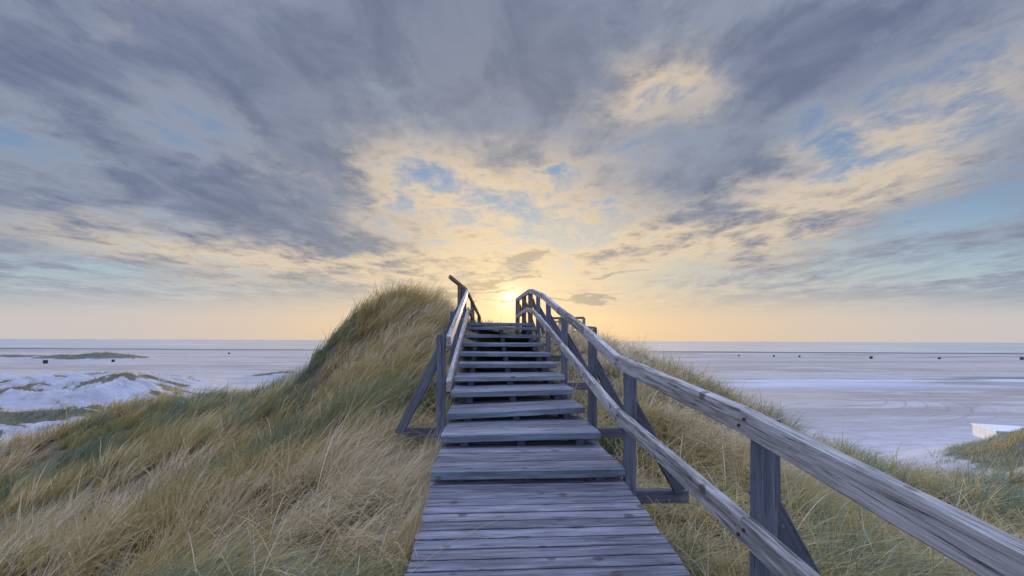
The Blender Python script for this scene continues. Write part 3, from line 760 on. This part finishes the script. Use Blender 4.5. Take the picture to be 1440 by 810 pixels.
stray('dead_grass_stems', 1, 19000, 'pale dead stems lying across the grass right of the steps')

# grass on the low dunes of the beach
def far_grass():
    n = 60000
    px = RNG.uniform(-1.35, 1.35, n); y = 18 * (240 / 18.) ** RNG.random(n); x = px * y
    v = veg_at(x, y); thin = np.where(fbm(x / 2.2, y / 2.0, 3, 98) > .545, .28, 0) * sstep(beach_z(x, y) + 10, .5, 1.2) * (x < 0)
    ok = RNG.random(n) < np.maximum(v, thin); x, y = x[ok], y[ok]
    nb = 9; idx = np.repeat(np.arange(len(x)), nb); n = len(idx)
    rad = (.25 + y[idx] * .004) * np.sqrt(RNG.random(n)); ph = RNG.uniform(0, 6.283, n)
    bx, by = x[idx] + rad * np.cos(ph), y[idx] + rad * np.sin(ph); bz = beach_z(bx, by) - .03
    wa = RNG.normal(.1, .7, n); dm = RNG.uniform(.3, 1, n)
    hue = np.clip(.42 + (fbm(x / 9, y / 5, 3, 99) - .5) * 1.5, 0, 1)[idx] + RNG.normal(0, .1, n)
    L = RNG.uniform(.35, .75, n); W = .012 + by * .00045
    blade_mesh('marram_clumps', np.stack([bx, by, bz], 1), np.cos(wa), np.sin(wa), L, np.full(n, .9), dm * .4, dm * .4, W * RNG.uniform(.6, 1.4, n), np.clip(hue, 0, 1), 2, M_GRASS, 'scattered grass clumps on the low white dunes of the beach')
    print('far', n)
far_grass()

# ------------------------------------------------------------------ huts on the beach
def paint(name, c, rough=.7):
    m, t, b = material(name); co = t.node('ShaderNodeTexCoord').outputs['Object']
    n = t.noise(co, 3, 5, .6); k = t.rng(n, .35, .75)
    t.link(t.mix(k, tuple(v * .82 for v in c), c), b.inputs['Base Color']); b.inputs['Roughness'].default_value = rough; return m
M_DARK = paint('dark_stained_boards', (.045, .05, .085)); M_DARKR = paint('dark_roof_felt', (.03, .035, .05)); M_RED = paint('dull_red_paint', (.30, .06, .08))
M_WHITE = paint('white_painted_panels', (.68, .74, .84), .5); M_WROOF = paint('white_flat_roof', (.82, .83, .84), .6)
def beach_ground(x, y): return float(beach_z(np.array([x]), np.array([y]))[0])
def box(mb, x0, x1, y0, y1, z0, z1, ch=.02):
    mb.beam(((x0 + x1) / 2, y0, (z0 + z1) / 2), ((x0 + x1) / 2, y1, (z0 + z1) / 2), abs(x1 - x0), z1 - z0, ch=ch, jit=0, step=99)
def build_at(mb, name, mat, root):
    me_o = mb.build(name, mat, None); me_o.parent = root; ORG[me_o.name] = Vector(); return me_o
def make_hut(w, h, mat):
    r = empty('beach_hut', (0, 0, 0))
    k = MB(); box(k, -w/2, w/2, -w*.4, w*.4, .12, h * .86); body = build_at(k, 'body', mat, r)
    k = MB(); box(k, -w/2 - .08, w/2 + .08, -w*.4 - .1, w*.4 + .1, h * .86 + .003, h, .03); build_at(k, 'roof', M_DARKR, r)
    k = MB(); box(k, -w*.2, w*.2, -w*.4 - .04, -w*.4 - .003, .16, h * .74, .01); build_at(k, 'door', M_DARKR, r)
    for sx in (-1, 1):
        k = MB(); box(k, sx * w*.4 - .06, sx * w*.4 + .06, -w*.36, w*.36, -.25, .117, .01); build_at(k, 'skid', M_DARKR, r)
    return r
huts = [(64, 511.5, 5.6, 'largest dark square hut on the beach, just left of the grassy mound', M_DARK),
        (159, 509.2, 4.0, 'small dark hut on open sand just right of the grassy mound', M_DARK),
        (322, 498.0, 2.4, 'tiny dark hut near the waterline left of the grass-covered hill', M_DARK),
        (1039, 501.0, 2.2, 'leftmost and faintest of the tiny dark huts near the right waterline', M_DARK),
        (1088, 501.8, 2.6, 'second tiny dark hut from the left near the right waterline', M_DARK),
        (1124, 502.4, 2.6, 'third tiny dark hut from the left near the right waterline', M_DARK),
        (1225, 504.5, 3.8, 'dark hut standing most clearly in the middle of the right waterline row', M_DARK),
        (1321, 505.2, 3.0, 'dark hut between the clearest one and the red one near the right waterline', M_DARK),
        (1437, 506.2, 4.4, 'dull red hut at the right edge of the picture near the waterline', M_RED)]
proto = {}
for px, py, wpx, lab, mt in huts:
    c = P(px, py, 1.0); d = 10.0 / -c.z; x, y = c.x * d, d
    for _ in range(3):
        g = beach_ground(x, y); d = g / c.z; x, y = c.x * d, d
    w = .87 * wpx / F * d
    if mt.name not in proto:
        r = make_hut(1.6, 1.7, mt); proto[mt.name] = r
    else:
        src = proto[mt.name]; r = src.copy(); C.objects.link(r)
        for ch in list(src.children):
            k = ch.copy(); C.objects.link(k); k.parent = r
    sc = w / 1.6; r.location = (x, y, beach_ground(x, y)); r.scale = (sc, sc, sc); r.rotation_euler = (0, 0, math.atan2(-x, y) * .9 + random.uniform(-.3, .3))
    tag(r, lab, 'beach hut', 'huts standing on the wide beach')
# white flat-roofed hut behind the grassy ridge on the right
c = P(1371, 610, 1.0); d = 36.0; zt = c.z * d
g = beach_ground(c.x * d, d)
wh = empty('white_hut', (c.x * d + 5.3, d + 2.2, g)); H_ = zt - g
tag(wh, 'white flat-roofed beach hut half hidden behind the grassy ridge at far right', 'hut')
k = MB(); box(k, -1.45, 1.85, -1.6, 2.0, -.1, H_ - .12, .01); build_at(k, 'wall', M_WHITE, wh)
k = MB(); box(k, -1.53, 1.95, -1.68, 2.1, H_ - .117, H_, .01); build_at(k, 'roof', M_WROOF, wh)
k = MB(); box(k, -.9, 0, -1.64, -1.603, .05, 2.0 if H_ > 2.3 else H_ * .8, .005); build_at(k, 'door', M_WROOF, wh)
wh.rotation_euler = (0, 0, -.42)

# ------------------------------------------------------------------ leafy green plant beside the steps
m, t, b = material('fresh_green_leaf'); b.inputs['Base Color'].default_value = (.10, .26, .06, 1); b.inputs['Roughness'].default_value = .5
q = P(856, 600, 5.0); gx, gy = q.x, q.y; gz = ground(gx, gy)
pl = empty('leafy_plant', (gx, gy, gz)); tag(pl, 'bright green leafy plant growing beside the steps between two right-hand posts', 'plant')
me = bpy.data.meshes.new('leaf_cluster'); V = []; Fc = []
for i in range(260):
    a_ = random.uniform(0, 6.283); r_ = random.random() ** .6 * .20; hh = random.uniform(.05, .42) * (1 - r_ * 1.8)
    c = Vector((r_ * math.cos(a_), r_ * math.sin(a_), hh)); d_ = Vector((math.cos(a_) + random.uniform(-.6, .6), math.sin(a_) + random.uniform(-.6, .6), random.uniform(.1, .9))).normalized()
    s_ = d_.cross(Vector((0, 0, 1))).normalized() * .012; l_ = random.uniform(.035, .07); k = len(V)
    V += [tuple(c), tuple(c + d_ * l_ * .5 + s_), tuple(c + d_ * l_ + Vector((0, 0, -.012))), tuple(c + d_ * l_ * .5 - s_)]; Fc.append((k, k + 1, k + 2, k + 3))
me.from_pydata(V, [], Fc); me.materials.append(m); lo = bpy.data.objects.new('leaves', me); C.objects.link(lo); lo.parent = pl
k = MB()
sm = MB()
for i in range(14):
    a_ = random.uniform(0, 6.283); r_ = random.uniform(.02, .14); sm.beam((r_ * .2 * math.cos(a_), r_ * .2 * math.sin(a_), -.05), (r_ * math.cos(a_), r_ * math.sin(a_), random.uniform(.2, .36)), .006, .006, up=(1, 0, 0), ch=.001, jit=0)
ms, t, b = material('green_stem'); b.inputs['Base Color'].default_value = (.12, .20, .06, 1)
so_ = sm.build('stems', ms, None); so_.parent = pl; so_['kind'] = 'stuff'
